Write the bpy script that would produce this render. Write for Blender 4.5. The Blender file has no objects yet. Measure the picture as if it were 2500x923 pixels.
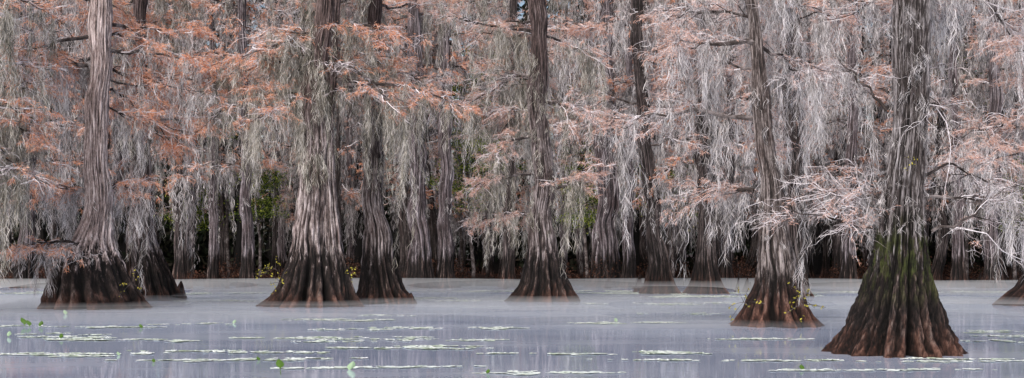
import bpy, math, random
import numpy as np
rng = np.random.default_rng(11)
random.seed(5)
PI = math.pi
scene = bpy.context.scene
COL = scene.collection

# ---------------------------------------------------------------- survey
FOC, EYE, HOR = 3472.0, 1.8, 620.0      # survey constants (bearing scale, eye height, horizon)
def dist_of(py): return EYE*FOC/(py-HOR)
def SX(px, d): return (px-1250.0)/FOC*d
def SZ(py, d): return (HOR-py)/FOC*d+EYE

# ---------------------------------------------------------------- node helpers
def new_mat(name):
    m = bpy.data.materials.new(name); m.use_nodes = True
    nt = m.node_tree; nt.nodes.clear()
    return m, nt, nt.nodes, nt.links
def ramp(nt, fac, stops):
    r = nt.nodes.new('ShaderNodeValToRGB')
    e = r.color_ramp.elements
    while len(e) < len(stops): e.new(0.5)
    for i, (p, c) in enumerate(stops):
        e[i].position = p; e[i].color = (*c, 1) if len(c) == 3 else c
    nt.links.new(fac, r.inputs[0]); return r.outputs[0]
def noise(nt, vec, scale, detail=4, rough=0.6, dist=0.0):
    n = nt.nodes.new('ShaderNodeTexNoise')
    n.inputs['Scale'].default_value = scale; n.inputs['Detail'].default_value = detail
    n.inputs['Roughness'].default_value = rough; n.inputs['Distortion'].default_value = dist
    nt.links.new(vec, n.inputs['Vector']); return n.outputs['Fac']
def mapping(nt, vec, sc):
    m = nt.nodes.new('ShaderNodeMapping'); m.inputs['Scale'].default_value = sc
    nt.links.new(vec, m.inputs['Vector']); return m.outputs[0]
def mixc(nt, fac, a, b, mode='MIX'):
    m = nt.nodes.new('ShaderNodeMix'); m.data_type = 'RGBA'; m.blend_type = mode
    for s, v in ((0, fac), (6, a), (7, b)):
        if isinstance(v, (int, float)): m.inputs[s].default_value = v
        elif isinstance(v, tuple): m.inputs[s].default_value = (*v, 1)
        else: nt.links.new(v, m.inputs[s])
    return m.outputs[2]
def mathn(nt, op, a, b=0.0, clamp=False):
    m = nt.nodes.new('ShaderNodeMath'); m.operation = op; m.use_clamp = clamp
    for s, v in ((0, a), (1, b)):
        if isinstance(v, (int, float)): m.inputs[s].default_value = v
        else: nt.links.new(v, m.inputs[s])
    return m.outputs[0]
def finish(nt, col, rough=0.9, bump=None, bstr=0.5, bdist=0.03, spec=0.2, transl=0.0):
    p = nt.nodes.new('ShaderNodeBsdfPrincipled'); o = nt.nodes.new('ShaderNodeOutputMaterial')
    if isinstance(col, tuple): p.inputs['Base Color'].default_value = (*col, 1)
    else: nt.links.new(col, p.inputs['Base Color'])
    p.inputs['Roughness'].default_value = rough
    p.inputs['Specular IOR Level'].default_value = spec
    if bump is not None:
        b = nt.nodes.new('ShaderNodeBump'); b.inputs['Strength'].default_value = bstr
        b.inputs['Distance'].default_value = bdist
        nt.links.new(bump, b.inputs['Height']); nt.links.new(b.outputs[0], p.inputs['Normal'])
    out = p.outputs[0]
    if transl > 0:
        t = nt.nodes.new('ShaderNodeBsdfTranslucent'); mx = nt.nodes.new('ShaderNodeMixShader')
        nt.links.new(col, t.inputs[0])
        mx.inputs[0].default_value = transl
        nt.links.new(out, mx.inputs[1]); nt.links.new(t.outputs[0], mx.inputs[2]); out = mx.outputs[0]
    nt.links.new(out, o.inputs[0])

def bark_material(name, light, dark, wet_top=1.6, green=0.0, wetcol=(0.012, 0.008, 0.0075), redband=0.4, patch=(0.36, 0.60), upper=None, redmul=0.8):
    m, nt, N, L = new_mat(name)
    tc = nt.nodes.new('ShaderNodeTexCoord').outputs['Object']
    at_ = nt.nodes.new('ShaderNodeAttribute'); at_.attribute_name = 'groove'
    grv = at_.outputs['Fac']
    fib = noise(nt, mapping(nt, tc, (8, 8, 1.1)), 1.6, 6, 0.78, 0.2)
    fib2 = noise(nt, mapping(nt, tc, (24, 24, 5.5)), 1.3, 5, 0.8)
    big = noise(nt, mapping(nt, tc, (1.3, 1.3, 0.6)), 1.2, 5, 0.7)
    mixf = mathn(nt, 'ADD', mathn(nt, 'MULTIPLY', fib, 0.55), mathn(nt, 'MULTIPLY', fib2, 0.45))
    mixf = mathn(nt, 'ADD', mixf, mathn(nt, 'MULTIPLY', mathn(nt, 'SUBTRACT', grv, 0.58), 0.42))  # cavity darkening: shade and dirt in flutes and fissures painted into the bark colour
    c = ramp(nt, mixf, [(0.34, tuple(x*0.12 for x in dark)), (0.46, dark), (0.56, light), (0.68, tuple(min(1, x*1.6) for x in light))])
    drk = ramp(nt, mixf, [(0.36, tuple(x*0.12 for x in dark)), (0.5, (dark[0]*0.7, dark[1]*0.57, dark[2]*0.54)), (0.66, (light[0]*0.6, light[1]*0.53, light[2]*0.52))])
    pf = ramp(nt, big, [(patch[0], (0, 0, 0)), (patch[1], (0.9, 0.9, 0.9))])
    c = mixc(nt, pf, c, drk)
    sep = nt.nodes.new('ShaderNodeSeparateXYZ'); L.new(tc, sep.inputs[0]); z = sep.outputs[2]
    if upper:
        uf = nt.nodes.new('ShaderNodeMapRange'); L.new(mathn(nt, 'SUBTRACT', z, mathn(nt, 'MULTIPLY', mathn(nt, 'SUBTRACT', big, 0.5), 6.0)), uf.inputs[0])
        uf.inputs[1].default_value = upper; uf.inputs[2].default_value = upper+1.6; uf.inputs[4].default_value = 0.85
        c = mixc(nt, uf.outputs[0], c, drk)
    streak = noise(nt, mapping(nt, tc, (5, 5, 0.3)), 1.5, 6, 0.75)
    zz = mathn(nt, 'SUBTRACT', z, mathn(nt, 'MULTIPLY', mathn(nt, 'SUBTRACT', streak, 0.5), 3.2*wet_top))
    wetf = nt.nodes.new('ShaderNodeMapRange'); L.new(zz, wetf.inputs[0])
    wetf.inputs[1].default_value = wet_top*0.95; wetf.inputs[2].default_value = wet_top*1.2
    wetf.inputs[3].default_value = 1; wetf.inputs[4].default_value = 0
    wc = ramp(nt, mixf, [(0.40, tuple(x*0.15 for x in wetcol)), (0.53, wetcol), (0.62, (0.04, 0.027, 0.024)), (0.74, (0.19, 0.145, 0.13))])
    c = mixc(nt, wetf.outputs[0], c, wc)
    rf = nt.nodes.new('ShaderNodeMapRange')
    zr = mathn(nt, 'SUBTRACT', z, mathn(nt, 'MULTIPLY', mathn(nt, 'SUBTRACT', streak, 0.5), 2.2))
    L.new(zr, rf.inputs[0]); rf.inputs[1].default_value = redband*0.2; rf.inputs[2].default_value = redband*1.5
    rf.inputs[3].default_value = 0.85; rf.inputs[4].default_value = 0
    rc = ramp(nt, mixf, [(0.40, (0.005, 0.0025, 0.002)), (0.53, (0.055*redmul, 0.023*redmul, 0.016*redmul)), (0.68, (0.20*redmul, 0.10*redmul, 0.073*redmul))])
    c = mixc(nt, rf.outputs[0], c, rc)
    if green > 0:
        gf = noise(nt, mapping(nt, tc, (3.5, 3.5, 1.2)), 1.6, 6, 0.75)
        g = mathn(nt, 'MULTIPLY', ramp(nt, gf, [(0.47, (0, 0, 0)), (0.57, (1, 1, 1))]), green)
        zb = nt.nodes.new('ShaderNodeMapRange'); L.new(z, zb.inputs[0])
        zb.inputs[1].default_value = 0.8; zb.inputs[2].default_value = 1.5
        g = mathn(nt, 'MULTIPLY', g, zb.outputs[0])
        zb2 = nt.nodes.new('ShaderNodeMapRange'); L.new(z, zb2.inputs[0])
        zb2.inputs[1].default_value = 2.0; zb2.inputs[2].default_value = 2.6; zb2.inputs[3].default_value = 1; zb2.inputs[4].default_value = 0.03
        g = mathn(nt, 'MULTIPLY', g, zb2.outputs[0])
        c = mixc(nt, g, c, ramp(nt, mixf, [(0.4, (0.007, 0.009, 0.003)), (0.6, (0.06, 0.072, 0.018))]))
    finish(nt, c, 0.8, bump=mixf, bstr=1.0, bdist=0.08, spec=0.22)
    return m

M_bark_pale = bark_material('bark_pale_pink', (0.56, 0.47, 0.46), (0.25, 0.19, 0.18), 1.7, patch=(0.48, 0.78))
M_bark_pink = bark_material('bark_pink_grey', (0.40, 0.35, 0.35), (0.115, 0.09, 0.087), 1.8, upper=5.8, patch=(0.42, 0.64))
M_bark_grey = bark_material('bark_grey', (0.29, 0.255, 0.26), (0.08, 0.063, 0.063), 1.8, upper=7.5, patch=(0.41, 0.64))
M_bark_lean = bark_material('bark_brown_grey', (0.27, 0.235, 0.23), (0.07, 0.055, 0.052), 1.2, redband=0.8, patch=(0.42, 0.66), redmul=1.05)
M_bark_near = bark_material('bark_weathered', (0.28, 0.258, 0.266), (0.06, 0.05, 0.05), 2.2, green=0.95, redband=0.42, patch=(0.42, 0.66), redmul=0.8)
M_bark_dark = bark_material('bark_dark', (0.12, 0.10, 0.10), (0.03, 0.024, 0.024), 1.5, redband=0.6)
M_bark_far = bark_material('bark_far', (0.24, 0.213, 0.23), (0.07, 0.058, 0.063), 1.6)

def strand_mat(name, stops, transl=0.3, nscale=0.8, island=0.35, stretch=None):
    m, nt, N, L = new_mat(name)
    tc = nt.nodes.new('ShaderNodeTexCoord').outputs['Object']
    n1 = noise(nt, tc, nscale, 4, 0.65)
    if stretch:
        n2 = noise(nt, mapping(nt, tc, stretch), 1.0, 2, 0.6)
        n1 = mathn(nt, 'ADD', mathn(nt, 'MULTIPLY', n1, 0.45), mathn(nt, 'MULTIPLY', n2, 0.55))
    geo = nt.nodes.new('ShaderNodeNewGeometry')
    f = mathn(nt, 'ADD', mathn(nt, 'MULTIPLY', n1, 1-island), mathn(nt, 'MULTIPLY', geo.outputs['Random Per Island'], island))
    c = ramp(nt, f, stops)
    finish(nt, c, 0.9, spec=0.1, transl=transl)
    return m
M_moss = strand_mat('spanish_moss', [(0.34, (0.08, 0.073, 0.064)), (0.43, (0.26, 0.24, 0.23)), (0.53, (0.55, 0.515, 0.52)), (0.65, (0.82, 0.78, 0.79))], nscale=1.0, island=0.3, stretch=(5, 5, 0.9))
M_moss_olive = strand_mat('spanish_moss_olive', [(0.34, (0.055, 0.051, 0.037)), (0.43, (0.19, 0.175, 0.14)), (0.54, (0.44, 0.41, 0.365)), (0.67, (0.74, 0.70, 0.67))], nscale=1.0, island=0.3, stretch=(5, 5, 0.9))
M_moss_far = strand_mat('spanish_moss_far', [(0.35, (0.045, 0.041, 0.036)), (0.44, (0.18, 0.165, 0.158)), (0.55, (0.46, 0.425, 0.43)), (0.67, (0.77, 0.725, 0.745))], nscale=0.5, island=0.3, stretch=(2.8, 2.8, 0.5))
M_fol_rust = strand_mat('foliage_rust', [(0.25, (0.33, 0.12, 0.065)), (0.42, (0.66, 0.28, 0.16)), (0.58, (0.84, 0.44, 0.27)), (0.78, (0.88, 0.66, 0.56))], 0.4)
M_fol_tan = strand_mat('foliage_tan', [(0.25, (0.35, 0.17, 0.12)), (0.42, (0.61, 0.34, 0.25)), (0.58, (0.79, 0.53, 0.44)), (0.78, (0.83, 0.70, 0.67))], 0.4)
M_twig = strand_mat('pale_twig', [(0.3, (0.19, 0.15, 0.15)), (0.48, (0.46, 0.40, 0.41)), (0.7, (0.84, 0.79, 0.82))], 0.0, 1.5, 0.5)
M_limb = strand_mat('limb_bark', [(0.35, (0.018, 0.014, 0.013)), (0.5, (0.045, 0.036, 0.034)), (0.72, (0.25, 0.22, 0.22))], 0.0, 3.0, 0.1)
M_green = strand_mat('evergreen_leaf', [(0.3, (0.018, 0.036, 0.01)), (0.5, (0.08, 0.13, 0.025)), (0.75, (0.34, 0.38, 0.06))], 0.35, 0.6, 0.6)
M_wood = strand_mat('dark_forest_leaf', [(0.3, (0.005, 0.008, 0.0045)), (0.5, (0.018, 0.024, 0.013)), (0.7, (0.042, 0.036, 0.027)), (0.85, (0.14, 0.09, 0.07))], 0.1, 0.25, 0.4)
M_yellow = strand_mat('yellow_leaf', [(0.3, (0.25, 0.22, 0.03)), (0.7, (0.50, 0.45, 0.08))], 0.3, 2.0, 0.5)
M_padleaf = strand_mat('lily_leaf_green', [(0.3, (0.04, 0.085, 0.015)), (0.7, (0.12, 0.22, 0.04))], 0.3, 4.0, 0.5)
M_shrub = strand_mat('shore_shrub_leaf', [(0.3, (0.010, 0.006, 0.005)), (0.5, (0.035, 0.018, 0.013)), (0.75, (0.15, 0.07, 0.048))], 0.2, 0.7, 0.5)

# ---------------------------------------------------------------- mesh helpers
def mesh_obj(name, parts, mats, smooth=False, parent=None, loc=(0, 0, 0), groove=None):
    me = bpy.data.meshes.new(name)
    vs, lv, lt, mi = [], [], [], []
    off = 0
    for v, f, k in parts:
        v = np.asarray(v, dtype=np.float32).reshape(-1, 3)
        if len(v) == 0: continue
        f = np.asarray(f, dtype=np.int64)
        vs.append(v); lv.append((f+off).ravel()); lt.append(np.full(len(f), f.shape[1])); mi.append(np.full(len(f), k))
        off += len(v)
    vs = np.concatenate(vs); lv = np.concatenate(lv); lt = np.concatenate(lt); mi = np.concatenate(mi)
    me.vertices.add(len(vs)); me.vertices.foreach_set('co', vs.ravel())
    me.loops.add(len(lv)); me.loops.foreach_set('vertex_index', lv.astype(np.int32))
    me.polygons.add(len(lt))
    st = np.concatenate([[0], np.cumsum(lt)[:-1]])
    me.polygons.foreach_set('loop_start', st.astype(np.int32))
    me.polygons.foreach_set('material_index', mi.astype(np.int32))
    me.polygons.foreach_set('use_smooth', np.full(len(lt), smooth))
    for m in mats: me.materials.append(m)
    me.update(calc_edges=True)
    if groove is not None:
        a = me.attributes.new('groove', 'FLOAT', 'POINT'); a.data.foreach_set('value', groove.astype(np.float32).ravel())
    ob = bpy.data.objects.new(name, me); COL.objects.link(ob)
    ob.location = loc
    if parent: ob.parent = parent
    return ob

def norm(v): return v/np.maximum(np.linalg.norm(v, axis=-1, keepdims=True), 1e-9)

def tubes(P, R, S=4):
    N, K, _ = P.shape
    T = norm(np.gradient(P, axis=1))
    ref = np.zeros_like(T); ref[..., 2] = 1
    vert = np.abs(T[..., 2]) > 0.93
    ref[vert] = (1, 0, 0)
    U = norm(np.cross(T, ref)); V = np.cross(T, U)
    a = np.arange(S)/S*2*PI
    ring = P[:, :, None, :] + R[:, :, None, None]*(np.cos(a)[None, None, :, None]*U[:, :, None, :]+np.sin(a)[None, None, :, None]*V[:, :, None, :])
    idx = np.arange(N*K*S).reshape(N, K, S)
    a0 = idx[:, :-1, :]; a1 = np.roll(a0, -1, axis=2); b0 = idx[:, 1:, :]; b1 = np.roll(b0, -1, axis=2)
    F = np.stack([a0, a1, b1, b0], -1).reshape(-1, 4)
    return ring.reshape(-1, 3), F

def ribbons(P, Wd, side):
    N, K, _ = P.shape
    A = P - Wd[:, :, None]*side[:, None, :]; B = P + Wd[:, :, None]*side[:, None, :]
    V = np.stack([A, B], 2).reshape(-1, 3)
    idx = np.arange(N*K*2).reshape(N, K, 2)
    F = np.stack([idx[:, :-1, 0], idx[:, :-1, 1], idx[:, 1:, 1], idx[:, 1:, 0]], -1).reshape(-1, 4)
    return V, F

def at(P, t):
    N, K, _ = P.shape
    f = t*(K-1); i = np.minimum(f.astype(int), K-2); w = (f-i)[..., None]
    r = np.arange(N)[:, None]
    a = P[r, i]; b = P[r, i+1]
    return a*(1-w)+b*w, norm(b-a)

def grow(P, n, l0, l1, a0, a1, tmin=0.1, K=5, droop=0.25, zj=0.25, wob=0.06):
    N = len(P)
    t = rng.uniform(tmin, 1.0, (N, n))
    p, tg = at(P, t)
    p = p.reshape(-1, 3); tg = tg.reshape(-1, 3); t = t.ravel()
    ang = rng.uniform(a0, a1, len(p))*rng.choice([-1, 1], len(p))
    c, s = np.cos(ang), np.sin(ang)
    d = np.stack([tg[:, 0]*c-tg[:, 1]*s, tg[:, 0]*s+tg[:, 1]*c, tg[:, 2]*0.5+rng.normal(0, zj, len(p))], -1)
    d = norm(d)
    L = rng.uniform(l0, l1, len(p))*(1.15-0.55*t)
    u = np.linspace(0, 1, K)
    path = p[:, None, :]+d[:, None, :]*(L[:, None]*u[None])[..., None]
    path[:, :, 2] -= droop*L[:, None]*u[None]**2
    path[:, 1:, :] += np.cumsum(rng.normal(0, 1, (len(p), K-1, 3)), 1)*(L[:, None, None]*wob)
    return path

def moss_strands(roots, lens, ns, wid, spread):
    """each tuft = a narrow, ragged, near-vertical chain of short curled threads"""
    n = len(roots)
    if n == 0: return np.zeros((0, 3)), np.zeros((0, 4), int)
    cnt = np.maximum(4, (ns*np.clip(lens, 0.2, 3.5)*rng.uniform(0.35, 1.7, n)).astype(int))
    sp0 = spread*rng.uniform(0.4, 1.9, n)
    C = np.cumsum(rng.normal(0, 1, (n, 7, 2)), 1)*(0.026+0.012*lens)[:, None, None]
    C -= C[:, :1]
    C += rng.normal(0, 0.03, (n, 1, 2))*lens[:, None, None]*np.linspace(0, 1, 7)[None, :, None]
    idx = np.repeat(np.arange(n), cnt)
    N = len(idx)
    Ln = lens[idx]
    h = rng.uniform(0, 1, N)**1.35*0.9
    tl = np.minimum(Ln*(1-h), rng.uniform(0.08, 0.38, N)*np.clip(Ln, 0.6, 1.5))+0.03
    K = 4; u = np.linspace(0, 1, K)
    hh = np.clip(h[:, None]+(tl/Ln)[:, None]*u[None], 0, 1)
    f = hh*5.999; i = f.astype(int); w = (f-i)[..., None]
    c0 = C[idx[:, None], i]; c1 = C[idx[:, None], np.minimum(i+1, 6)]
    cc = c0*(1-w)+c1*w
    P = np.zeros((N, K, 3))
    ph = rng.uniform(0, 6.28, n)[idx]
    r = sp0[idx]*(1.15-0.95*h)*(1+0.55*np.sin(h*Ln*7+ph))
    off = rng.normal(0, 1, (N, 2))*r[:, None]
    P[:, :, :2] = roots[idx][:, None, :2]+cc+off[:, None, :]
    P[:, :, 2] = roots[idx][:, None, 2]+rng.normal(0, 0.4, N)[:, None]*r[:, None]-(h*Ln)[:, None]-tl[:, None]*u[None]
    sway = rng.normal(0, 1, (N, K, 2)); sway[:, 0] = 0
    P[:, :, :2] += np.cumsum(sway, 1)*(0.018+0.085*tl)[:, None, None]
    prof = np.array([0.4, 1.0, 0.85, 0.1])
    W = prof[None]*(wid*rng.uniform(0.5, 1.35, N))[:, None]
    a = rng.uniform(0, PI, N)
    side = np.stack([np.cos(a), np.sin(a), np.zeros(N)], -1)
    return ribbons(P, W, side)

def leaf_slivers(P, n, l, w, zbias=-0.12):
    N = len(P)
    if N == 0: return np.zeros((0, 3)), np.zeros((0, 4), int)
    p, tg = at(P, rng.uniform(0.1, 1, (N, n)))
    p = p.reshape(-1, 3); tg = tg.reshape(-1, 3)
    d = norm(tg*0.6+rng.normal(0, 0.6, p.shape)*np.array([1, 1, 0.4])+np.array([0, 0, zbias]))
    L = rng.uniform(0.5, 1.3, len(p))*l
    p = p+rng.normal(0, 0.03, p.shape)
    Q = np.stack([p, p+d*(L*0.55)[:, None], p+d*L[:, None]+np.array([0, 0, -0.15])*L[:, None]], 1)
    W = np.array([0.4, 1.0, 0.1])[None]*w*rng.uniform(0.6, 1.4, len(p))[:, None]
    side = norm(np.cross(d, rng.normal(0, 1, p.shape)))
    return ribbons(Q, W, side)

# ---------------------------------------------------------------- trunk
def trunk_geo(zs, cx, rs, flute=0.2, nang=120, nz=130, nfl=9, cyamp=0.15, wobble=1.0):
    zs = np.array(zs, float); top = zs[-1]
    u = np.linspace(0, 1, nz)**1.6
    z = -0.5+(top+0.5)*u
    X = np.interp(z, zs, cx); R = np.interp(z, zs, rs)
    for _ in range(4):
        X[1:-1] = (X[:-2]+2*X[1:-1]+X[2:])/4; R[1:-1] = (R[:-2]+2*R[1:-1]+R[2:])/4
    ph = rng.uniform(0, 6.28, 8)
    wz = np.clip(z/4, 0, 1)*wobble
    X = X+wz*R*(0.20*np.sin(z*1.3+ph[0])+0.10*np.sin(z*2.9+ph[1]))
    R = R*(1+wz*(0.07*np.sin(z*2.1+ph[2])+0.05*np.sin(z*4.7+ph[3])))
    Y = cyamp*np.sin(z*0.45+ph[0])
    Y -= Y[np.argmin(np.abs(z))]
    th = np.arange(nang)/nang*2*PI
    base = R[np.argmin(np.abs(z))]
    A = flute*np.clip((R/base-0.15)/0.7, 0.16, 1)**0.6
    TH, Z = np.meshgrid(th, z)
    q = TH+0.08*np.sin(Z*0.5+ph[1])+0.04*Z/max(top, 1)
    m1 = np.cos(nfl*q+ph[2]+1.3*np.sin(q+ph[3])+0.15*np.sin(Z*0.8))
    m2 = np.cos((2*nfl+3)*q+ph[4]+1.4*np.sin(2*q+ph[5])+0.2*np.sin(Z*1.1+ph[6]))
    f1 = 1-np.abs(0.5-0.5*m1)**2.2*2; f2 = 1-np.abs(0.5-0.5*m2)**1.8*2
    mod = 0.75+0.4*np.sin(2*TH+ph[7]+Z*0.5)
    f = (0.5*f1+0.5*f2)*mod
    pl = rng.normal(0, 1, (nz, nang))
    for _ in range(4):
        pl[1:-1] = (pl[:-2]+pl[1:-1]*1.2+pl[2:])/3.2
    pl = (pl+0.6*np.roll(pl, 1, 1))
    pl = pl/pl.std()
    g2 = np.abs(np.sin((nfl*3+4)*q/1.0+ph[7]+1.2*np.sin(2*q)+0.3*np.sin(Z*1.1)))
    lump = 0.05*np.sin(2*TH+Z*0.9+ph[0])+0.04*np.sin(3*TH-Z*1.3+ph[1])+0.03*np.sin(TH*5+Z*3+ph[2])
    lump = lump*(0.5+0.5*wobble)
    toe = np.clip(1-Z/0.6, 0, 1.3)**2*0.08*m1*(1+0.6*np.sin(3*TH+ph[5]))
    sz = np.minimum(1, R[:, None]*2.2)
    rad = R[:, None]*(1+A[:, None]*f*0.95-A[:, None]*0.25+lump+toe)-0.03*sz*g2+0.018*sz*np.clip(pl, -1.5, 1.5)
    V = np.stack([X[:, None]+rad*np.cos(TH), Y[:, None]+rad*np.sin(TH), Z], -1)
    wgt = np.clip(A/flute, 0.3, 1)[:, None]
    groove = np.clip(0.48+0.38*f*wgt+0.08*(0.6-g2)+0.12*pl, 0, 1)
    idx = np.arange(nz*nang).reshape(nz, nang)
    a0 = idx[:-1]; a1 = np.roll(a0, -1, 1); b0 = idx[1:]; b1 = np.roll(b0, -1, 1)
    F = np.stack([a0, a1, b1, b0], -1).reshape(-1, 4)
    return V.reshape(-1, 3), F, (z, X, Y, R), groove

def limb_main(z, X, Y, R, z0s, azs, Ls, rise, droop, K=9):
    N = len(z0s)
    sx = np.interp(z0s, z, X); sy = np.interp(z0s, z, Y); sr = np.interp(z0s, z, R)
    u = np.linspace(0, 1, K)
    d = np.stack([np.cos(azs), np.sin(azs)], -1)
    P = np.zeros((N, K, 3))
    P[:, :, 0] = sx[:, None]+d[:, 0:1]*(sr[:, None]*0.5+Ls[:, None]*u[None])
    P[:, :, 1] = sy[:, None]+d[:, 1:2]*(sr[:, None]*0.5+Ls[:, None]*u[None])
    P[:, :, 2] = z0s[:, None]+Ls[:, None]*(rise[:, None]*u[None]-droop[:, None]*u[None]**2)
    P[:, 1:, :] += np.cumsum(rng.normal(0, 1, (N, K-1, 3)), 1)*(Ls*0.035)[:, None, None]
    return P

def crown_parts(mains, mr, o):
    K = mains.shape[1]
    prof = np.linspace(1, 0.22, K)
    wood = [tubes(mains, mr[:, None]*prof[None], 6)]
    sec = grow(mains, o['sec'], o['sl'][0], o['sl'][1], 0.4, 1.25, 0.08, 6, 0.10, 0.17)
    sr = np.linspace(1, 0.3, 6)[None]*rng.uniform(0.009, 0.020, len(sec))[:, None]*o['tw']
    nd_ = rng.random(len(sec)) < 0.55
    wood.append(tubes(sec[nd_], sr[nd_], 4))
    ter = grow(sec, o['ter'], 0.3, 0.9, 0.35, 1.1, 0.1, 5, 0.18, 0.22, 0.08)
    tw = [tubes(sec[~nd_], sr[~nd_]*0.8, 4), tubes(ter, np.linspace(1, 0.35, 5)[None]*np.full((len(ter), 1), 0.0060*o['tw']), 3)]
    if o.get('qua', 0):
        q = grow(ter, o['qua'], 0.15, 0.4, 0.4, 1.1, 0.2, 4, 0.2, 0.3, 0.1)
        tw.append(tubes(q, np.linspace(1, 0.4, 4)[None]*np.full((len(q), 1), 0.0040*o['tw']), 3))
    ms = []
    def roots(P, k):
        p, _ = at(P, rng.uniform(0.05, 1, (len(P), k))); return p.reshape(-1, 3)
    r = np.concatenate([roots(mains, o['mm']), roots(sec, o['ms']), roots(ter[rng.random(len(ter)) < o['mt']], 1)])
    patch = np.sin(r[:, 0]*2.3+r[:, 2]*0.9+o['seed'])+np.sin(r[:, 1]*1.9-r[:, 0]*0.9+o['seed']*2)
    keep = patch+rng.normal(0, 0.35, len(r)) > o.get('pk', -0.3)
    r = r[keep]; patch = patch[keep]
    n = len(r)
    lens = np.where(rng.random(n) < 0.5, rng.uniform(0.12, 0.55, n), 0.25+rng.gamma(1.25, 0.56, n))*o['ml']*(1+0.5*np.maximum(patch, 0))
    fl = o.get('floor', 1.0)*rng.uniform(0.3, 2.0, n)
    lens = np.minimum(lens, np.maximum(0.1, r[:, 2]-fl))
    ok = lens > 0.105
    ms.append(moss_strands(r[ok], lens[ok], o['ns'], o['mw'], o['msp']))
    tp = ter[:, 0]; pf = np.sin(tp[:, 0]*1.1+tp[:, 2]*1.7+o['seed']*3)*0.45+rng.normal(0, 0.75, len(ter))
    fol = leaf_slivers(ter[pf > (1-2*o['fd'])], o['fn'], o['fl'], o['fw'])
    return wood, tw, ms, fol

def build_tree(name, label, x, y, zs, cx, rs, o, bark, fol_mat, moss_mat, explicit=(), cat='tree', group=None, stem=None):
    emp = bpy.data.objects.new(name, None); COL.objects.link(emp); emp.location = (x, y, 0)
    emp['label'] = label; emp['category'] = cat
    if group: emp['group'] = group
    V, F, prof, gv = trunk_geo(zs, cx, rs, o.get('flute', 0.2), o.get('nang', 160), o.get('nz', 190), o.get('nfl', 9), 0.15, o.get('wob', 1.0))
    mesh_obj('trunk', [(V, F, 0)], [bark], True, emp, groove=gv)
    if stem:
        V2, F2, _, gv2 = trunk_geo(stem[0], stem[1], stem[2], 0.18, 110, 150, 7, 0.05, 0.4)
        V2[:, 1] -= stem[3]
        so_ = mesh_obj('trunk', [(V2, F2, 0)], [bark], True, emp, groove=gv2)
        so_['label'] = 'narrower fused stem of the same cypress'
    z, X, Y, R = prof
    zl, zh = o['zr']
    n = o['nl']
    z0 = np.sort(rng.uniform(zl, zh, n))
    a0, a1 = o.get('az', (-25, 205))
    az = np.radians(rng.uniform(a0, a1, n))
    L = rng.uniform(o['ll'][0], o['ll'][1], n)
    mains = limb_main(z, X, Y, R, z0, az, L, rng.uniform(0.0, 0.4, n), rng.uniform(0.1, 0.45, n))
    mr = rng.uniform(0.035, 0.065, n)
    if explicit:
        ex = []
        for pts in explicit:
            pts = np.array(pts, float)
            tt = np.linspace(0, len(pts)-1, 9)
            q = np.stack([np.interp(tt, np.arange(len(pts)), pts[:, k]) for k in range(3)], -1)
            q[1:-1] += rng.normal(0, 0.035, (7, 3)); ex.append(q)
        mains = np.concatenate([mains, np.array(ex)]); mr = np.concatenate([mr, np.full(len(ex), o.get('exr', 0.075))])
    wood, tw, ms, fol = crown_parts(mains, mr, o)
    mesh_obj('branches', [(v, f, 0) for v, f in wood]+[(v, f, 1) for v, f in tw], [M_limb, M_twig], False, emp)
    tm = o.get('tm', 0)
    if tm:
        zz = rng.uniform(o['tmz'][0], o['tmz'][1], tm)
        th = rng.uniform(0, 2*PI, tm)
        kk = np.sin(zz*2.1+th*2)+rng.normal(0, 0.4, tm) > -0.1
        zz = zz[kk]; th = th[kk]
        r = np.interp(zz, z, R)*1.06+0.02
        rt = np.stack([np.interp(zz, z, X)+r*np.cos(th), np.interp(zz, z, Y)+r*np.sin(th), zz], -1)
        ms.append(moss_strands(rt, rng.uniform(0.15, 0.9, len(zz))*o.get('tml', 1), o['ns'], o['mw'], o['msp']*0.8))
    mesh_obj('hanging_moss', [(v, f, 0) for v, f in ms], [moss_mat], False, emp)
    if len(fol[0]): mesh_obj('foliage', [(fol[0], fol[1], 0)], [fol_mat], False, emp)
    return emp

def main_tree(label, d, prof, o, bark, fol, moss, ex=(), top=15.0, group=None, stem=None):
    """prof: (row, centre, halfwidth) survey readings from waterline upward"""
    bx = prof[0][1]; x = SX(bx, d)
    def conv(prof):
        zs = [SZ(p[0], d) for p in prof]; cx = [SX(p[1], d)-x for p in prof]; rs = [p[2]/FOC*d for p in prof]
        zs = [-0.5]+[max(0, zs[0])]+zs[1:]; cx = [cx[0]]+cx; rs = [rs[0]*1.08]+rs
        if zs[-1] < top:
            zs.append(top); cx.append(cx[-1]+0.2); rs.append(0.07)
        return zs, cx, rs
    zs, cx, rs = conv(prof)
    st = None
    if stem: st = (*conv(stem[0]), stem[1])
    def cv(pt):
        return (SX(pt[0], d+pt[2])-x, pt[2], SZ(pt[1], d+pt[2]))
    E = [[cv(p) for p in limb] for limb in ex]
    return build_tree('cypress_tree', label, x, d, zs, cx, rs, o, bark, fol, moss, E, group=group, stem=st)

def opts(**k):
    b = dict(sec=11, sl=(0.7, 2.0), ter=8, qua=2, tw=1.35, mm=11, ms=4, mt=0.11, ml=1.08, ns=36, mw=0.0072, msp=0.036,
             fd=0.62, fn=34, fl=0.13, fw=0.0068, seed=rng.uniform(0, 6), nl=14, ll=(2, 4.2), zr=(4, 12), flute=0.19)
    b.update(k); return b

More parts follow.
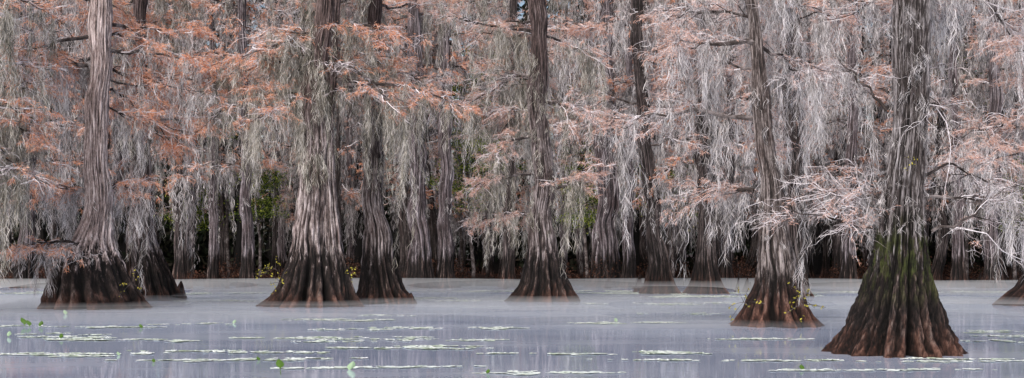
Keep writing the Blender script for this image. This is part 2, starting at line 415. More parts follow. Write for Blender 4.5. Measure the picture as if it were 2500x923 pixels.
# ---------------------------------------------------------------- principal trees
d1 = dist_of(752)
main_tree('bald cypress with pale pinkish bark, flared dark base standing in water', d1,
    [(752, 235, 122), (735, 234, 114), (700, 230, 98), (650, 226, 78), (610, 226, 64), (580, 232, 48), (540, 238, 36), (500, 240, 31), (350, 238, 27), (100, 242, 27), (-120, 248, 24)],
    opts(zr=(SZ(260, d1), 12.5), nl=12, fd=0.76, tm=40, tmz=(1.8, 4.5), az=(25, 155), wob=0.7), M_bark_pale, M_fol_rust, M_moss,
    ex=[[(225, 600, -0.6), (170, 590, -1.0), (100, 600, -1.2), (60, 598, -1.4)],
        [(215, 470, -0.1), (120, 450, -0.3), (10, 460, -0.6)], [(255, 470, 0.4), (290, 450, 0.8), (315, 455, 1.4)],
        [(215, 160, 0), (130, 160, -0.3), (40, 200, -0.6)], [(260, 60, 0), (340, 70, 1.6), (470, 80, 2.4)], [(262, 120, 0), (360, 130, 1.0), (500, 150, 1.8)],
        [(215, 90, 0), (120, 110, -0.6), (20, 130, -1)]])
d2 = dist_of(733)
main_tree('slender cypress draped with moss, fluted grey base in water', d2,
    [(733, 384, 64), (715, 381, 57), (690, 375, 50), (650, 366, 43), (600, 353, 35), (540, 348, 28), (500, 348, 24), (300, 345, 19), (100, 343, 16), (-100, 350, 14)],
    opts(zr=(SZ(200, d2), 13), nl=11, fd=0.76, tm=80, tmz=(2.4, 9), az=(40, 140)), M_bark_grey, M_fol_rust, M_moss_olive,
    ex=[[(345, 255, 0), (300, 245, -0.5), (262, 272, -1)], [(345, 250, 0), (372, 250, -0.8)], [(350, 300, 0), (440, 290, 0.3), (520, 310, 0.6)], [(350, 200, 0), (440, 190, 0.3), (560, 210, 0.6)]])
d3 = dist_of(747)
main_tree('massive cypress with peeling silver bark and dark swollen base', d3,
    [(747, 755, 113), (730, 757, 99), (700, 760, 82), (650, 762, 64), (600, 764, 51), (500, 768, 40), (400, 768, 34), (250, 772, 31), (150, 777, 29), (60, 790, 22), (-120, 805, 18)],
    opts(zr=(SZ(260, d3), 12.5), nl=14, fd=0.56, ms=5, mm=13, tm=560, tmz=(4.8, 9.8), tml=1.5, nfl=10, flute=0.21, az=(10, 170), wob=0.5, exr=0.085), M_bark_pink, M_fol_rust, M_moss_olive,
    ex=[[(820, 195, 0), (930, 205, -0.5), (1030, 220, -0.8), (1130, 262, -1)], [(750, 245, 0), (700, 258, -0.6), (640, 282, -1.2)],
        [(800, 130, 0), (880, 180, -0.5), (960, 250, -0.8)], [(770, 90, 0), (690, 100, -0.5), (590, 140, -1)], [(800, 70, 0), (900, 60, -0.5), (980, 90, -1)]],
    stem=([(747, 822, 66), (730, 822, 54), (700, 822, 43), (650, 818, 32), (600, 812, 26), (500, 804, 20), (350, 800, 16), (150, 808, 14), (-120, 830, 12)], 0.10))
d4 = dist_of(740)
main_tree('cypress with twisted grey trunk and dark fluted base in water', d4,
    [(740, 940, 74), (722, 936, 64), (700, 930, 53), (650, 924, 41), (600, 920, 34), (560, 919, 29), (450, 910, 25), (300, 910, 21), (100, 915, 16), (-100, 915, 13)],
    opts(zr=(SZ(280, d4), 13), nl=11, fd=0.46, tm=170, tmz=(4.2, 9), tml=1.2, az=(20, 160)), M_bark_grey, M_fol_tan, M_moss_olive)
d5 = dist_of(735)
main_tree('straight cypress with olive moss and neatly flared base in still water', d5,
    [(735, 1326, 84), (722, 1327, 76), (700, 1328, 64), (650, 1329, 48), (600, 1327, 35), (540, 1325, 28), (400, 1322, 23), (300, 1318, 22), (200, 1313, 21), (0, 1313, 21), (-120, 1316, 18)],
    opts(zr=(SZ(300, d5), 13), nl=12, fd=0.42, tm=300, tmz=(2.6, 9.5), tml=0.9, nfl=11, az=(20, 160)), M_bark_grey, M_fol_tan, M_moss_olive,
    ex=[[(1295, 75, 0), (1200, 60, -0.5), (1080, 40, -1)], [(1295, 425, 0), (1240, 430, -0.6), (1180, 450, -1)], [(1350, 460, 0), (1400, 450, -0.5), (1440, 400, -1)],
        [(1335, 250, 0), (1380, 255, -0.5), (1440, 280, -0.9)], [(1320, 520, 0.2), (1250, 520, 0.3), (1160, 545, 0.2)], [(1300, 330, 0), (1250, 340, -0.4), (1210, 380, -0.6)]])
d6 = dist_of(795)
main_tree('leaning cypress with fibrous grey bark and brown flared base', d6,
    [(795, 1893, 108), (778, 1893, 95), (750, 1894, 79), (700, 1896, 61), (650, 1895, 49), (600, 1890, 41), (520, 1882, 32), (400, 1872, 24), (300, 1864, 21), (150, 1855, 17), (0, 1832, 14), (-120, 1815, 12)],
    opts(zr=(SZ(240, d6), 9.5), nl=8, fd=0.42, tw=0.85, mw=0.006, msp=0.028, fw=0.0055, fl=0.10, ns=46, tm=90, tmz=(1.5, 6), tml=0.6, ll=(1.5, 3.2), qua=3, az=(35, 145), ms=2, mm=9, mt=0.06), M_bark_lean, M_fol_tan, M_moss,
    ex=[[(1845, 105, 0), (1740, 108, 0.2), (1640, 90, 0.2)], [(1840, 465, 0.6), (1790, 460, 0.9), (1720, 475, 1.2)],
        [(1850, 290, 0.1), (1700, 270, 0.3), (1560, 285, 0.4)]])
d7 = 60.0
main_tree('dark mossy cypress trunk with slim buttressed foot', d7,
    [(725, 1942, 42), (690, 1940, 33), (640, 1938, 28), (550, 1936, 25), (300, 1935, 22), (100, 1930, 19), (-100, 1930, 16)],
    opts(zr=(SZ(300, d7), 14), nl=9, fd=0.5, tm=40, tmz=(3, 10), az=(20, 160)), M_bark_dark, M_fol_tan, M_moss)
d8 = dist_of(862)
d8o = dict(zr=(SZ(100, d8), 8.6), nl=8, fd=0.10, tw=0.68, mw=0.004, msp=0.020, fw=0.004, fl=0.07, ns=62, tm=300, tmz=(2.3, 6.8), tml=0.4, ll=(1.3, 2.8), wob=0.4,
         sec=10, ter=5, sl=(0.5, 1.6), nang=340, nz=380, nfl=12, flute=0.21, qua=3, exr=0.034, mt=0.04, ms=2, mm=8, ml=0.6, az=(20, 160))
main_tree('large cypress with furrowed black base streaked brown and green moss', d8,
    [(862, 2182, 153), (845, 2182, 143), (820, 2184, 130), (780, 2188, 112), (700, 2195, 87), (650, 2197, 73), (600, 2199, 62), (550, 2200, 55), (480, 2202, 49), (400, 2206, 45), (250, 2210, 43), (100, 2214, 42), (-100, 2218, 41)],
    opts(**d8o), M_bark_near, M_fol_tan, M_moss,
    ex=[[(2275, 565, 0), (2340, 545, -0.3), (2420, 475, -0.5), (2520, 455, -0.7)], [(2130, 555, 0), (2030, 535, -0.4), (1920, 505, -0.6)],
        [(2155, 490, 0.2), (2060, 480, 0.4), (1950, 470, 0.6)], [(2260, 480, 0.2), (2350, 490, 0.2), (2500, 520, 0)], [(2155, 530, 0.3), (2090, 450, 0.5), (2000, 400, 0.8)],
        [(2260, 260, 0), (2300, 250, -0.3)], [(2165, 270, 0.2), (2100, 200, 0.4), (2040, 130, 0.6)], [(2255, 430, 0.3), (2330, 400, 0.5), (2400, 440, 0.7)]], top=14)
d9 = dist_of(745)
main_tree('cypress with dark angled buttress root reaching into water', d9,
    [(745, 2545, 112), (700, 2560, 75), (650, 2565, 55), (550, 2570, 36), (300, 2575, 28), (-100, 2575, 22)],
    opts(zr=(SZ(430, d9), 12.5), nl=12, fd=0.5, az=(60, 250)), M_bark_dark, M_fol_tan, M_moss)
main_tree('cypress heavily curtained in long grey moss', 43.0,
    [(765, -190, 100), (740, -185, 75), (700, -180, 60), (600, -170, 40), (300, -160, 30), (-120, -160, 26)],
    opts(zr=(4.0, 11), nl=10, fd=0.35, ms=5, mm=16, ml=1.5, ll=(2.6, 3.6), az=(-50, 60)), M_bark_grey, M_fol_rust, M_moss_olive,
    ex=[[(-150, 130, 0), (0, 150, -0.4), (110, 170, -0.6)], [(-150, 420, 0), (30, 410, -0.4), (120, 450, -0.6)], [(-150, 300, 0), (20, 300, 0.4), (90, 330, 0.6)]])

# second rank
def rank(d, base, px, hw, lab, bark, fol, moss, lean=0, flare=False, **k):
    z1 = k.pop('low', 450)
    if flare: low = [(base, px, hw*2.5), (base-12, px, hw*2.1), (base-40, px, hw*1.65), (base-80, px, hw*1.3)]
    else: low = [(base, px, hw*2.0), (base-14, px, hw*1.55), (base-45, px, hw*1.25)]
    main_tree(lab, d, low+[(base-140, px+lean*0.2, hw*1.0), (400, px+lean*0.5, hw*0.9), (200, px+lean*0.8, hw*0.8), (-100, px+lean, hw*0.65)],
        opts(zr=(SZ(z1, d), 17), nl=12, fd=0.46, mw=0.011, ns=26, msp=0.05, tw=1.9, fw=0.0105, fl=0.15, qua=0, fn=24, nang=96, nz=110, ms=4, mm=10, ml=1.5, tm=60, tmz=(3.0, 12), tml=1.4, az=(-10, 190), floor=1.2, pk=0.0, **k), bark, fol, moss, top=20)
R2 = [(703, 1025, 22, 'grey cypress with straight ribbed trunk at the bank', 'far'), (702, 1087, 17, 'grey cypress with straight ribbed trunk at the bank', 'far'),
      (717, 1610, 19, 'leaning dark cypress on spreading red-brown roots', 'dark'), (717, 1725, 20, 'dark cypress with tangled roots at the bank', 'dark'),
      (700, 1480, 26, 'broad pale grey cypress at the bank', 'far'), (703, 60, 18, 'pale cypress with ragged moss at the bank', 'far'),
      (701, 605, 14, 'slim pink-grey cypress at the bank', 'far'), (702, 2425, 17, 'straight grey cypress at the bank', 'far'),
      (700, 2070, 14, 'slim moss-hung cypress at the bank', 'far'), (700, 440, 12, 'slim moss-hung cypress at the bank', 'dark'),
      (701, 1535, 12, 'slim moss-hung cypress at the bank', 'far'), (700, 1775, 12, 'slim moss-hung cypress at the bank', 'dark'), (700, 2340, 12, 'slim moss-hung cypress at the bank', 'far'),
      (700, 520, 10, 'slim moss-hung cypress at the bank', 'far'), (700, 1240, 12, 'slim moss-hung cypress at the bank', 'dark')]
for i, (b, px, hw, lab, bk) in enumerate(R2):
    rank(dist_of(b), b, px, hw, lab, M_bark_dark if bk == 'dark' else M_bark_far, M_fol_rust if (px < 1100 or i % 3 == 0) else M_fol_tan, M_moss_far if i % 2 else M_moss,
         lean=(-60 if 'leaning' in lab else (i % 3-1)*14), flare='roots' in lab, low=(340 if 1100 < px < 1300 else 410) if px not in (1087, 1025) else 260)

# ---------------------------------------------------------------- woodland variants, copied
variants = []
for k in range(6):
    hgt = 23
    rb = rng.uniform(0.55, 0.8)
    zs = [-0.5, 0, 0.5, 1.3, 3.2, 7, 14, hgt]; rs = [rb*1.1, rb, rb*0.72, rb*0.55, rb*0.47, rb*0.40, rb*0.31, 0.06]
    cx = np.cumsum([0, 0, 0]+list(rng.normal(0, 0.45, 5)))
    o = opts(zr=(4.4, 22), nl=18, ll=(1.4, 3.8), fd=[0.58, 0.4, 0.5, 0.58, 0.36, 0.46][k], mw=0.0155, ns=17, tw=2.0, fw=0.0135, fl=0.18, fn=18, qua=0, sec=8, ter=5,
             ms=4, mm=10, ml=1.55, msp=0.065, az=(0, 360), nang=72, nz=90, flute=0.2, tm=60, tmz=(3.0, 18), tml=1.5, floor=1.4, pk=0.3)
    variants.append(build_tree('cypress_tree', ['grey cypress trunk hung with long moss in flooded woodland', 'moss-curtained cypress with dark foot in flooded woodland'][k % 2],
        -200, 90, zs, cx, rs, o, [M_bark_far, M_bark_dark, M_bark_dark][k % 3], M_fol_rust if k % 2 == 0 else M_fol_tan, M_moss_far, group='cypresses of the flooded wood'))
def copy_tree(src, x, y, rot, sc, scz):
    e = src.copy(); COL.objects.link(e); e.location = (x, y, 0.0); e.rotation_euler = (0, 0, rot); e.scale = (sc, sc, scz)
    for c in src.children:
        q = c.copy(); COL.objects.link(q); q.parent = e
    return e
spots = []
tries = 0
while len(spots) < 90 and tries < 12000:
    tries += 1
    y = random.uniform(82, 117); w = y*0.40
    x = random.uniform(-w, w)
    px = x/y*FOC+1250
    if 1100 < px < 1220 and y < 108: continue
    if (610 < px < 665 or 1410 < px < 1460) and y < 102: continue
    if all((x-a)**2+((y-b)*0.8)**2 > 1.9**2 for a, b in spots): spots.append((x, y))
used = set()
for i, (x, y) in enumerate(spots):
    k = i % 6
    rot = random.uniform(0, 6.28); s = random.uniform(0.5, 1.05); sz = random.uniform(0.9, 1.12)
    if k not in used:
        used.add(k); e = variants[k]; e.location = (x, y, 0); e.rotation_euler = (0, 0, rot); e.scale = (s, s, sz)
    else: copy_tree(variants[k], x, y, rot, s, sz)

# ---------------------------------------------------------------- far wood (one mass)
def cloud_leaves(n, lo, hi, size):
    c = rng.uniform(lo, hi, (n, 3))
    a = norm(rng.normal(0, 1, (n, 3))); b = norm(np.cross(a, rng.normal(0, 1, (n, 3))))
    s = rng.uniform(0.4, 1.3, n)*size
    V = np.stack([c-a*s[:, None], c-b*s[:, None]*0.4, c+a*s[:, None], c+b*s[:, None]*0.4], 1).reshape(-1, 3)
    F = np.arange(n*4).reshape(n, 4); return V, F
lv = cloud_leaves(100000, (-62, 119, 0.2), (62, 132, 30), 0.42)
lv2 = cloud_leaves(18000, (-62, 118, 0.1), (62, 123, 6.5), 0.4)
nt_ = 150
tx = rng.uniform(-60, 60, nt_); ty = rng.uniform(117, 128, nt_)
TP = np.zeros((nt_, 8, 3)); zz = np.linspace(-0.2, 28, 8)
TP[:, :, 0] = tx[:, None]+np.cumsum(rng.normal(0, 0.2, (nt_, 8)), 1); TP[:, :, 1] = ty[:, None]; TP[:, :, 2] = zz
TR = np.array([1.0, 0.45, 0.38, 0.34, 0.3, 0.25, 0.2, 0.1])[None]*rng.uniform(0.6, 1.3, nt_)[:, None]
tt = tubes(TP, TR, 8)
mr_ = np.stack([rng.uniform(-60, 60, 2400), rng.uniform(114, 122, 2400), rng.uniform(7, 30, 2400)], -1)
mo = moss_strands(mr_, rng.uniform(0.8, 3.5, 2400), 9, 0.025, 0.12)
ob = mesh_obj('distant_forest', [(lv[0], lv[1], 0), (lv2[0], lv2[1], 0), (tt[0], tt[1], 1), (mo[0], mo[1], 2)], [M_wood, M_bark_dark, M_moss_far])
ob['kind'] = 'stuff'; ob['label'] = 'dark distant swamp forest hung with moss'; ob['category'] = 'forest'

# ---------------------------------------------------------------- evergreen understorey
def evergreen(px, row0, row1, d, wpx, lab, per=150):
    x = SX(px, d); z0 = SZ(row1, d); z1 = SZ(row0, d); w = wpx/FOC*d/2
    e = bpy.data.objects.new('evergreen_tree', None); COL.objects.link(e); e.location = (x, d, 0); e['label'] = lab; e['category'] = 'tree'
    TP = np.zeros((1, 8, 3)); TP[0, :, 2] = np.linspace(-0.2, z1*0.95, 8); TP[0, 1:, 0] = np.cumsum(rng.normal(0, 0.08, 7))
    v, f = tubes(TP, np.linspace(0.12, 0.03, 8)[None], 10)
    nc = 34
    c = np.stack([rng.normal(0, w*0.65, nc), rng.normal(0, w*0.5, nc), rng.uniform(z0, z1, nc)], -1)
    st = np.stack([np.interp(c[:, 2]-0.5, TP[0, :, 2], TP[0, :, 0]), np.zeros(nc), c[:, 2]-0.5], -1)
    LB = st[:, None, :]+(c-st)[:, None, :]*np.linspace(0, 1, 4)[None, :, None]
    lb = tubes(LB, np.linspace(0.03, 0.01, 4)[None]*np.ones((nc, 1)), 4)
    mesh_obj('trunk', [(v, f, 0), (lb[0], lb[1], 0)], [M_limb], True, e)
    C = np.repeat(c, per, 0)+rng.normal(0, 1, (nc*per, 3))*np.array([0.5, 0.5, 0.16])
    a = norm(rng.normal(0, 1, C.shape)*np.array([1, 1, 0.5])); b = norm(np.cross(a, rng.normal(0, 1, C.shape)))
    s = rng.uniform(0.035, 0.085, len(C))[:, None]
    V = np.stack([C-a*s, C-b*s*0.45, C+a*s, C+b*s*0.45], 1).reshape(-1, 3)
    mesh_obj('crown', [(V, np.arange(len(C)*4).reshape(-1, 4), 0)], [M_green], False, e)
evergreen(1155, 330, 510, 79.5, 140, 'leafy evergreen tree with yellow-green crown', 260)
evergreen(1190, 120, 300, 92, 130, 'tall dark evergreen tree in the wood')
evergreen(1125, 180, 330, 88, 90, 'tall dark evergreen tree in the wood')
evergreen(640, 420, 530, 81, 60, 'small green evergreen tree between trunks', 130)
evergreen(1435, 360, 560, 80, 70, 'small green evergreen tree between trunks', 170)
evergreen(1420, 200, 380, 86, 90, 'tall dark evergreen tree in the wood')
evergreen(1640, 400, 540, 80, 80, 'small green evergreen tree between trunks')
evergreen(2360, 100, 300, 82, 110, 'tall dark evergreen tree in the wood')
evergreen(2480, 400, 560, 80, 90, 'small green evergreen tree between trunks')
evergreen(560, 200, 330, 84, 90, 'tall dark evergreen tree in the wood')
evergreen(470, 430, 560, 84, 80, 'small green evergreen tree between trunks')

# ---------------------------------------------------------------- shore shrubs and knees
for i in range(52):
    y = random.uniform(77.5, 86); x = random.uniform(-32, 32)
    n = 900
    w = random.uniform(0.5, 1.5); h = random.uniform(0.4, 1.4)
    c = rng.normal(0, 1, (n, 3))*np.array([w*0.5, 0.35, h*0.3])+np.array([0, 0, h*0.55]); c[:, 2] = np.abs(c[:, 2])+0.05
    a = norm(rng.normal(0, 1, c.shape)); b = norm(np.cross(a, rng.normal(0, 1, c.shape))); s = rng.uniform(0.04, 0.09, n)[:, None]
    V = np.stack([c-a*s, c-b*s*0.4, c+a*s, c+b*s*0.4], 1).reshape(-1, 3)
    ends = c[rng.integers(0, n, 14)]
    P = ends[:, None, :]*np.linspace(0, 1, 4)[None, :, None]
    tv, tf = tubes(P, np.full((14, 4), 0.012), 3)
    o_ = mesh_obj('shore_shrub', [(V, np.arange(n*4).reshape(-1, 4), 0), (tv, tf, 1)], [M_shrub, M_limb], loc=(x, y, 0.0))
    o_['label'] = 'low russet shrub on the muddy bank'; o_['category'] = 'shrub'; o_['group'] = 'shrubs along the bank'

def knee(x, y, r, h, lab='brown cypress knee poking out of the water'):
    V, F, _, gv = trunk_geo([-0.3, 0, h*0.4, h*0.8, h], [0, 0, 0.05*h, 0.1*h, 0.12*h], [r*1.1, r, r*0.6, r*0.35, r*0.08], 0.2, 40, 24, 5, 0.02)
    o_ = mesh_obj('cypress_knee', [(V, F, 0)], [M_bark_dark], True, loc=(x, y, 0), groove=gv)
    o_['label'] = lab; o_['category'] = 'root'
knee(SX(1000, 51.5), 51.5, 0.28, 0.4); knee(SX(437, 58), 58, 0.3, 0.7); knee(SX(975, 52), 51.2, 0.2, 0.25)
for i in range(48):
    y = random.uniform(66, 78); px = random.choice([random.uniform(1550, 1830), random.uniform(0, 2500), random.uniform(0, 2500)])
    if px < 1550 or px > 1830: y = random.uniform(74, 79)
    knee(SX(px, y), y, random.uniform(0.10, 0.24), random.uniform(0.4, 1.1), 'dark cypress knee at the water edge')

def sprig(px, row, d, n=20, size=0.5):
    x = SX(px, d); z = SZ(row, d)
    ns = 6
    dirs = norm(rng.normal(0, 1, (ns, 3))+np.array([0, -0.3, 0.5]))
    P = dirs[:, None, :]*(np.linspace(0, 1, 5)[None, :, None]*size*rng.uniform(0.6, 1.2, (ns, 1, 1)))
    P[:, :, 2] -= 0.2*size*np.linspace(0, 1, 5)[None]**2
    tv, tf = tubes(P, np.full((ns, 5), 0.006), 3)
    k = n//ns+1
    c, _ = at(P, rng.uniform(0.4, 1, (ns, k))); c = c.reshape(-1, 3)+rng.normal(0, 0.03, (ns*k, 3))
    a = norm(rng.normal(0, 1, c.shape)); b = norm(np.cross(a, rng.normal(0, 1, c.shape))); s = 0.085*size
    V = np.stack([c-a*s, c-b*s*0.5, c+a*s, c+b*s*0.5], 1).reshape(-1, 3)
    o_ = mesh_obj('leafy_sprig', [(V, np.arange(len(c)*4).reshape(-1, 4), 0), (tv, tf, 1)], [M_yellow, M_limb], loc=(x, d, z))
    o_['label'] = 'sprig of yellow leaves growing from a trunk base'; o_['category'] = 'plant'
for a in [(650, 668, 47.6), (685, 690, 47.3), (672, 655, 47.8), (320, 692, 46.2), (1955, 728, 34.7), (1958, 742, 34.6), (1815, 738, 34.9), (855, 665, 48.6), (1705, 560, 67), (2230, 395, 25.2)]:
    sprig(*a, size=0.5 if a[2] > 30 else 0.25)

# ---------------------------------------------------------------- ground and water
def grid(name, xs, ys, zf, mat):
    X, Y = np.meshgrid(xs, ys); Z = zf(X, Y)
    V = np.stack([X, Y, Z], -1).reshape(-1, 3); i = np.arange(X.size).reshape(X.shape)
    F = np.stack([i[:-1, :-1], i[:-1, 1:], i[1:, 1:], i[1:, :-1]], -1).reshape(-1, 4)
    o_ = mesh_obj(name, [(V, F, 0)], [mat], True); o_['kind'] = 'structure'; return o_
m, nt, N, L = new_mat('leaf_litter')
tc = nt.nodes.new('ShaderNodeTexCoord').outputs['Object']
n1 = noise(nt, tc, 3.0, 6, 0.75)
finish(nt, ramp(nt, n1, [(0.3, (0.005, 0.0035, 0.003)), (0.54, (0.022, 0.011, 0.008)), (0.72, (0.13, 0.052, 0.035))]), 0.95, bump=n1, bstr=1.0, bdist=0.1)
def gz(X, Y):
    sh = 79.0+1.6*np.sin(X*0.23)+1.1*np.sin(X*0.61+1)+0.5*np.sin(X*1.9)
    t = np.clip((Y-sh+3)/6, 0, 1); s = t*t*(3-2*t)
    return -0.9+s*1.03+0.06*np.sin(X*1.7)*np.cos(Y*1.3)*(s > 0.2)
xs = np.concatenate([[-2500, -900, -300, -120], np.linspace(-60, 60, 240), [120, 300, 900, 2500]])
ys = np.concatenate([[-1500, -300, 0, 40], np.linspace(68, 100, 80), [130, 160, 300, 1000, 3000]])
g = grid('ground', xs, ys, gz, m); g['label'] = 'muddy wooded bank covered in russet leaf litter'; g['category'] = 'ground'

m, nt, N, L = new_mat('still_water')
geo = nt.nodes.new('ShaderNodeNewGeometry').outputs['Position']
bn = noise(nt, mapping(nt, geo, (0.35, 1.6, 1)), 1.6, 4, 0.6)
bmp = nt.nodes.new('ShaderNodeBump'); bmp.inputs['Strength'].default_value = 0.02; bmp.inputs['Distance'].default_value = 0.05
L.new(bn, bmp.inputs['Height'])
gl = nt.nodes.new('ShaderNodeBsdfGlossy'); gl.inputs['Color'].default_value = (0.90, 0.95, 1.0, 1); gl.inputs['Roughness'].default_value = 0.04
L.new(bmp.outputs[0], gl.inputs['Normal'])
big = noise(nt, mapping(nt, geo, (0.10, 0.22, 1)), 1.0, 4, 0.6)
df = nt.nodes.new('ShaderNodeBsdfDiffuse'); L.new(ramp(nt, big, [(0.35, (0.29, 0.33, 0.44)), (0.65, (0.47, 0.51, 0.61))]), df.inputs['Color'])
mx = nt.nodes.new('ShaderNodeMixShader'); mx.inputs[0].default_value = 0.60
L.new(df.outputs[0], mx.inputs[1]); L.new(gl.outputs[0], mx.inputs[2])
o_ = nt.nodes.new('ShaderNodeOutputMaterial'); L.new(mx.outputs[0], o_.inputs[0])
wt = grid('water', np.linspace(-600, 600, 9), np.linspace(-500, 95, 9), lambda X, Y: X*0, m)
wt['label'] = 'still misty swamp water with soft reflections'; wt['category'] = 'water'

# ---------------------------------------------------------------- mist
def vol_mat(dens):
    mm, nt, N, L = new_mat('mist')
    vs = nt.nodes.new('ShaderNodeVolumeScatter'); vs.inputs['Color'].default_value = (0.95, 0.975, 1.0, 1); vs.inputs['Density'].default_value = dens
    oo = nt.nodes.new('ShaderNodeOutputMaterial'); L.new(vs.outputs[0], oo.inputs['Volume']); return mm
pv, pf_, off = [], [], 0
us = np.linspace(0, PI, 13); vs_ = np.arange(24)/24*2*PI
banks = [(-14, 50, 10, 10, 0.11), (0, 49, 11, 10, 0.11), (13, 46, 10, 10, 0.11), (-8, 67, 15, 11, 0.30), (10, 67, 15, 11, 0.30), (25, 63, 13, 11, 0.28), (-25, 67, 13, 11, 0.28), (6, 38, 8, 6, 0.08), (-8, 40, 9, 6, 0.09),
         (-9, 52, 3.5, 1.2, 0.25), (-3.5, 55, 3, 1.4, 0.25), (5, 57, 4, 1.6, 0.28), (4.5, 38.5, 2.2, 1.0, 0.2), (14, 43, 3, 1.5, 0.25), (-17, 58, 4, 1.6, 0.3), (9.5, 30.5, 1.8, 1.0, 0.1)]
for (x, y, rx, ry, rz) in banks:
    U, Vv = np.meshgrid(us, vs_, indexing='ij')
    G = np.stack([x+rx*np.sin(U)*np.cos(Vv), y+ry*np.sin(U)*np.sin(Vv), rz+0.03+rz*0.98*np.cos(U)], -1).reshape(-1, 3)
    i = np.arange(13*24).reshape(13, 24); b = np.roll(i, -1, 1)
    F = np.stack([i[:-1], i[1:], b[1:], b[:-1]], -1).reshape(-1, 4)
    pv.append(G); pf_.append(F+off); off += len(G)
o_ = mesh_obj('mist', [(np.concatenate(pv), np.concatenate(pf_), 0)], [vol_mat(0.072)], True); o_['kind'] = 'stuff'; o_['label'] = 'soft low banks of mist drifting over the water'; o_['category'] = 'mist'

# ---------------------------------------------------------------- lily pads
m, nt, N, L = new_mat('lily_pad')
tc = nt.nodes.new('ShaderNodeNewGeometry')
f = mathn(nt, 'ADD', mathn(nt, 'MULTIPLY', noise(nt, tc.outputs['Position'], 3.0, 3), 0.6), mathn(nt, 'MULTIPLY', tc.outputs['Random Per Island'], 0.4))
finish(nt, ramp(nt, f, [(0.22, (0.20, 0.27, 0.13)), (0.38, (0.48, 0.56, 0.42)), (0.52, (0.76, 0.82, 0.75)), (0.75, (0.92, 0.94, 0.92))]), 0.4, spec=0.6)
M_pad = m
def pad_geo(r, curl):
    n = 14
    a = np.linspace(0.22, 2*PI-0.22, n)
    rr = r*(1+rng.normal(0, 0.05, n))
    rim = np.stack([rr*np.cos(a), rr*np.sin(a), 0.004+np.abs(rng.normal(0, curl, n))], -1)
    V = np.concatenate([[[0, 0, 0.004]], rim]); F = np.array([(0, i, i+1) for i in range(1, n)])
    return V, F
patches = [(711, 900, 1560, 1.0), (716, 1400, 2120, 1.8), (724, 1550, 2100, 1.5), (713, 2050, 2500, 1.3), (717, 440, 640, .8), (716, 0, 120, .8), (735, 450, 1240, .12), (742, 1420, 1780, .25), (728, 1000, 1240, .25),
    (783, 700, 1080, .6), (790, 1330, 1640, .8), (800, 230, 460, .9), (798, 0, 200, .3), (803, 790, 1270, .7), (793, 300, 620, .15), (818, 0, 230, .3), (826, 40, 330, 1.0), (831, 120, 510, 1.0),
    (826, 560, 1000, .8), (832, 740, 1190, .7), (829, 1660, 1950, .9), (848, 980, 1260, 1.2), (851, 800, 930, 1.0), (860, 450, 640, 1.1), (861, 660, 770, .8), (864, 0, 380, 1.1), (870, 20, 300, .8), (866, 1190, 1480, .9), (862, 1450, 1760, 1.0),
    (880, 400, 840, 1.1), (877, 640, 800, .7), (898, 700, 960, 1.1), (896, 930, 1110, 1.0), (880, 1560, 1730, .9), (881, 1800, 2060, 1.0), (878, 2150, 2460, .8), (884, 2200, 2500, .6), (912, 1120, 1270, 1.1), (911, 1280, 1500, 1.0),
    (904, 1850, 2080, 1.1), (903, 2080, 2500, .4), (810, 2340, 2480, .8), (822, 2360, 2500, .7), (834, 2380, 2500, .8), (770, 860, 1100, .1), (765, 1500, 1760, .1)]
pads = []
for row, xa, xb, den in patches:
    d = dist_of(row); Xa, Xb = SX(xa, d), SX(xb, d)
    far = row < 760
    dep = min(2.8, (6.5 if far else 6.5)*d/(row-HOR))
    n = int((Xb-Xa)*dep*den*(52 if far else 46))+4
    sub = [(random.random(), random.gauss(0, 0.45), random.uniform(0.03, 0.20), random.uniform(0.08, 0.5)) for _ in range(max(3, int((Xb-Xa)*1.5)))]
    for _ in range(n):
        su, sv, sw, sx_ = random.choice(sub)
        u = su+random.gauss(0, sx_/max(0.5, Xb-Xa)); x = Xa+(Xb-Xa)*u; y = d+sv*dep*0.5+random.gauss(0, dep*sw)
        if (x-SX(2182, d8))**2+(y-d8)**2 < 1.7 or (x-SX(1893, d6))**2+(y-d6)**2 < 1.6: continue
        pads.append((x, y, random.uniform(0.035, 0.12), random.uniform(0, 6.28)))
pads.sort(key=lambda p: p[1])
protos = []
for k in range(8):
    V, F = pad_geo(1.0, 0.04)
    me = bpy.data.meshes.new('lily_pad'); me.from_pydata([tuple(v) for v in V], [], [tuple(int(i) for i in f) for f in F]); me.materials.append(M_pad); protos.append(me)
for i, (x, y, r, a) in enumerate(pads[:290]):
    o_ = bpy.data.objects.new('lily_pad', protos[i % 8]); COL.objects.link(o_); o_.location = (x, y, 0.006+0.0004*(i % 9)); o_.rotation_euler = (random.gauss(0, 0.02), random.gauss(0, 0.02), a); o_.scale = (r, r, r)
    o_['label'] = 'pale green lily pad floating on still water'; o_['category'] = 'lily pad'; o_['group'] = 'floating lily pads'
VV, FF, off = [], [], 0
for i, (x, y, r, a) in enumerate(pads[290:]):
    V, F = pad_geo(r, 0.005); c, s = math.cos(a), math.sin(a)
    Q = V.copy(); Q[:, 0] = V[:, 0]*c-V[:, 1]*s+x; Q[:, 1] = V[:, 0]*s+V[:, 1]*c+y; Q[:, 2] += 0.004+0.0005*(i % 11)
    VV.append(Q); FF.append(F+off); off += len(Q)
o_ = mesh_obj('lily_pads', [(np.concatenate(VV), np.concatenate(FF), 0)], [M_pad]); o_['kind'] = 'stuff'; o_['label'] = 'drifts of small pale lily pads on the water'; o_['category'] = 'lily pads'

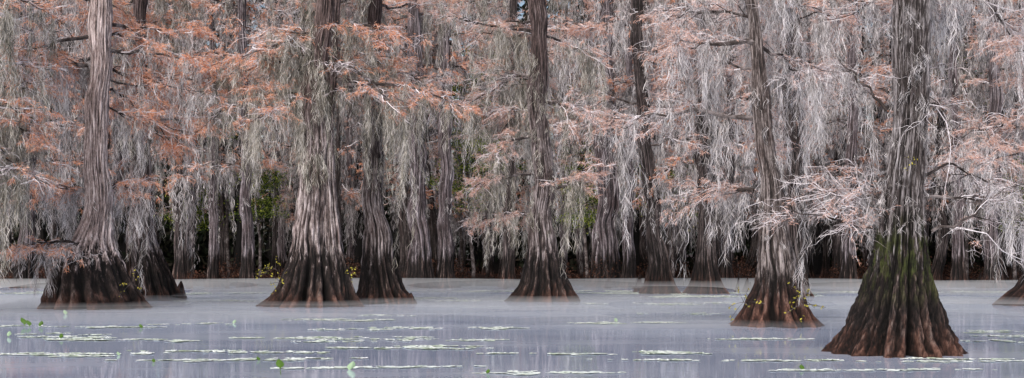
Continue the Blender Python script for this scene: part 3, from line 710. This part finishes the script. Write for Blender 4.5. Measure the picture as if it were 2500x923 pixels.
M_palefold = strand_mat('lily_leaf_pale', [(0.3, (0.20, 0.30, 0.16)), (0.7, (0.36, 0.48, 0.33))], 0.2, 4.0, 0.5)
def raised_leaf(px, row, d, s, mat, stem=0.15):
    x = SX(px, d)
    e = bpy.data.objects.new('lily_leaf', None); COL.objects.link(e); e.location = (x, d, 0)
    e['label'] = 'folded green lily leaf raised above the water' if mat == M_padleaf else 'pale curled lily leaf at the water surface'; e['category'] = 'plant'
    P = np.zeros((1, 5, 3)); P[0, :, 2] = np.linspace(-0.1, stem, 5); P[0, :, 0] = np.linspace(0.06, 0, 5)**1.3
    v, f = tubes(P, np.full((1, 5), 0.006), 6); mesh_obj('stem', [(v, f, 0)], [M_padleaf], True, e)
    u = np.linspace(0, 1, 9); w = np.array([-1, -0.5, 0, 0.5, 1])
    prof = np.array([0.35, 0.75, 0.95, 1.0, 0.95, 0.82, 0.6, 0.33, 0.03])*s*0.42
    G = np.zeros((9, 5, 3))
    ax = rng.uniform(-0.7, 0.7)
    G[:, :, 0] = w[None]*prof[:, None]*0.9+ax*u[:, None]*s*0.6
    G[:, :, 1] = np.abs(w)[None]*prof[:, None]*0.5
    G[:, :, 2] = stem-0.04*s+u[:, None]*s*0.8+0.1*s*np.abs(w)[None]
    i = np.arange(45).reshape(9, 5); F = np.stack([i[:-1, :-1], i[:-1, 1:], i[1:, 1:], i[1:, :-1]], -1).reshape(-1, 4)
    mesh_obj('blade', [(G.reshape(-1, 3), F, 0)], [mat], True, e)
for a in [(60, 795, dist_of(797), 0.2, M_padleaf, 0.05), (72, 795, dist_of(798), 0.16, M_padleaf, 0.03), (97, 795, dist_of(798), 0.15, M_padleaf, 0.02), (148, 830, dist_of(828), 0.12, M_padleaf, 0.02), (160, 770, dist_of(768), 0.16, M_palefold, 0.0),
          (684, 905, dist_of(915), 0.16, M_padleaf, 0.1), (853, 903, dist_of(903), 0.16, M_palefold, 0.0), (20, 822, dist_of(823), 0.13, M_palefold, 0.02), (1190, 913, dist_of(912), 0.08, M_padleaf, 0.0), (1960, 898, dist_of(903), 0.1, M_padleaf, 0.0),
          (345, 800, dist_of(801), 0.12, M_padleaf, 0.0), (290, 868, dist_of(868), 0.08, M_palefold, 0.0), (570, 785, dist_of(790), 0.12, M_palefold, 0.0), (1505, 782, dist_of(786), 0.13, M_palefold, 0.0), (375, 885, dist_of(885), 0.08, M_padleaf, 0.0), (632, 878, dist_of(880), 0.08, M_padleaf, 0.0)]:
    raised_leaf(*a)

# ---------------------------------------------------------------- light
w = bpy.data.worlds.new('World'); scene.world = w; w.use_nodes = True
nt = w.node_tree; nt.nodes.clear()
sky = nt.nodes.new('ShaderNodeTexSky'); sky.sky_type = 'NISHITA'; sky.sun_disc = False
sky.sun_elevation = math.radians(40); sky.sun_rotation = math.radians(200); sky.air_density = 1.0; sky.dust_density = 4.0; sky.ozone_density = 1.0
bg = nt.nodes.new('ShaderNodeBackground'); bg.inputs[1].default_value = 0.15
out = nt.nodes.new('ShaderNodeOutputWorld'); nt.links.new(sky.outputs[0], bg.inputs[0]); nt.links.new(bg.outputs[0], out.inputs[0])
sd = bpy.data.lights.new('sun', 'SUN'); sd.energy = 3.4; sd.angle = math.radians(40); sd.color = (1.0, 0.965, 0.95)
so = bpy.data.objects.new('sun', sd); COL.objects.link(so)
so.rotation_euler = (math.radians(50), 0, math.radians(-20))

cam = bpy.data.cameras.new('camera'); co = bpy.data.objects.new('camera', cam); COL.objects.link(co)
co.location = (0, 0, EYE); co.rotation_euler = (PI/2, 0, 0)
cam.sensor_width = 36; cam.lens = 36*FOC/2500; cam.shift_y = (HOR-461.5)/2500; cam.clip_end = 6000; cam.clip_start = 0.1
scene.camera = co
scene.view_settings.view_transform = 'Standard'; scene.view_settings.look = 'None'; scene.view_settings.exposure = 0
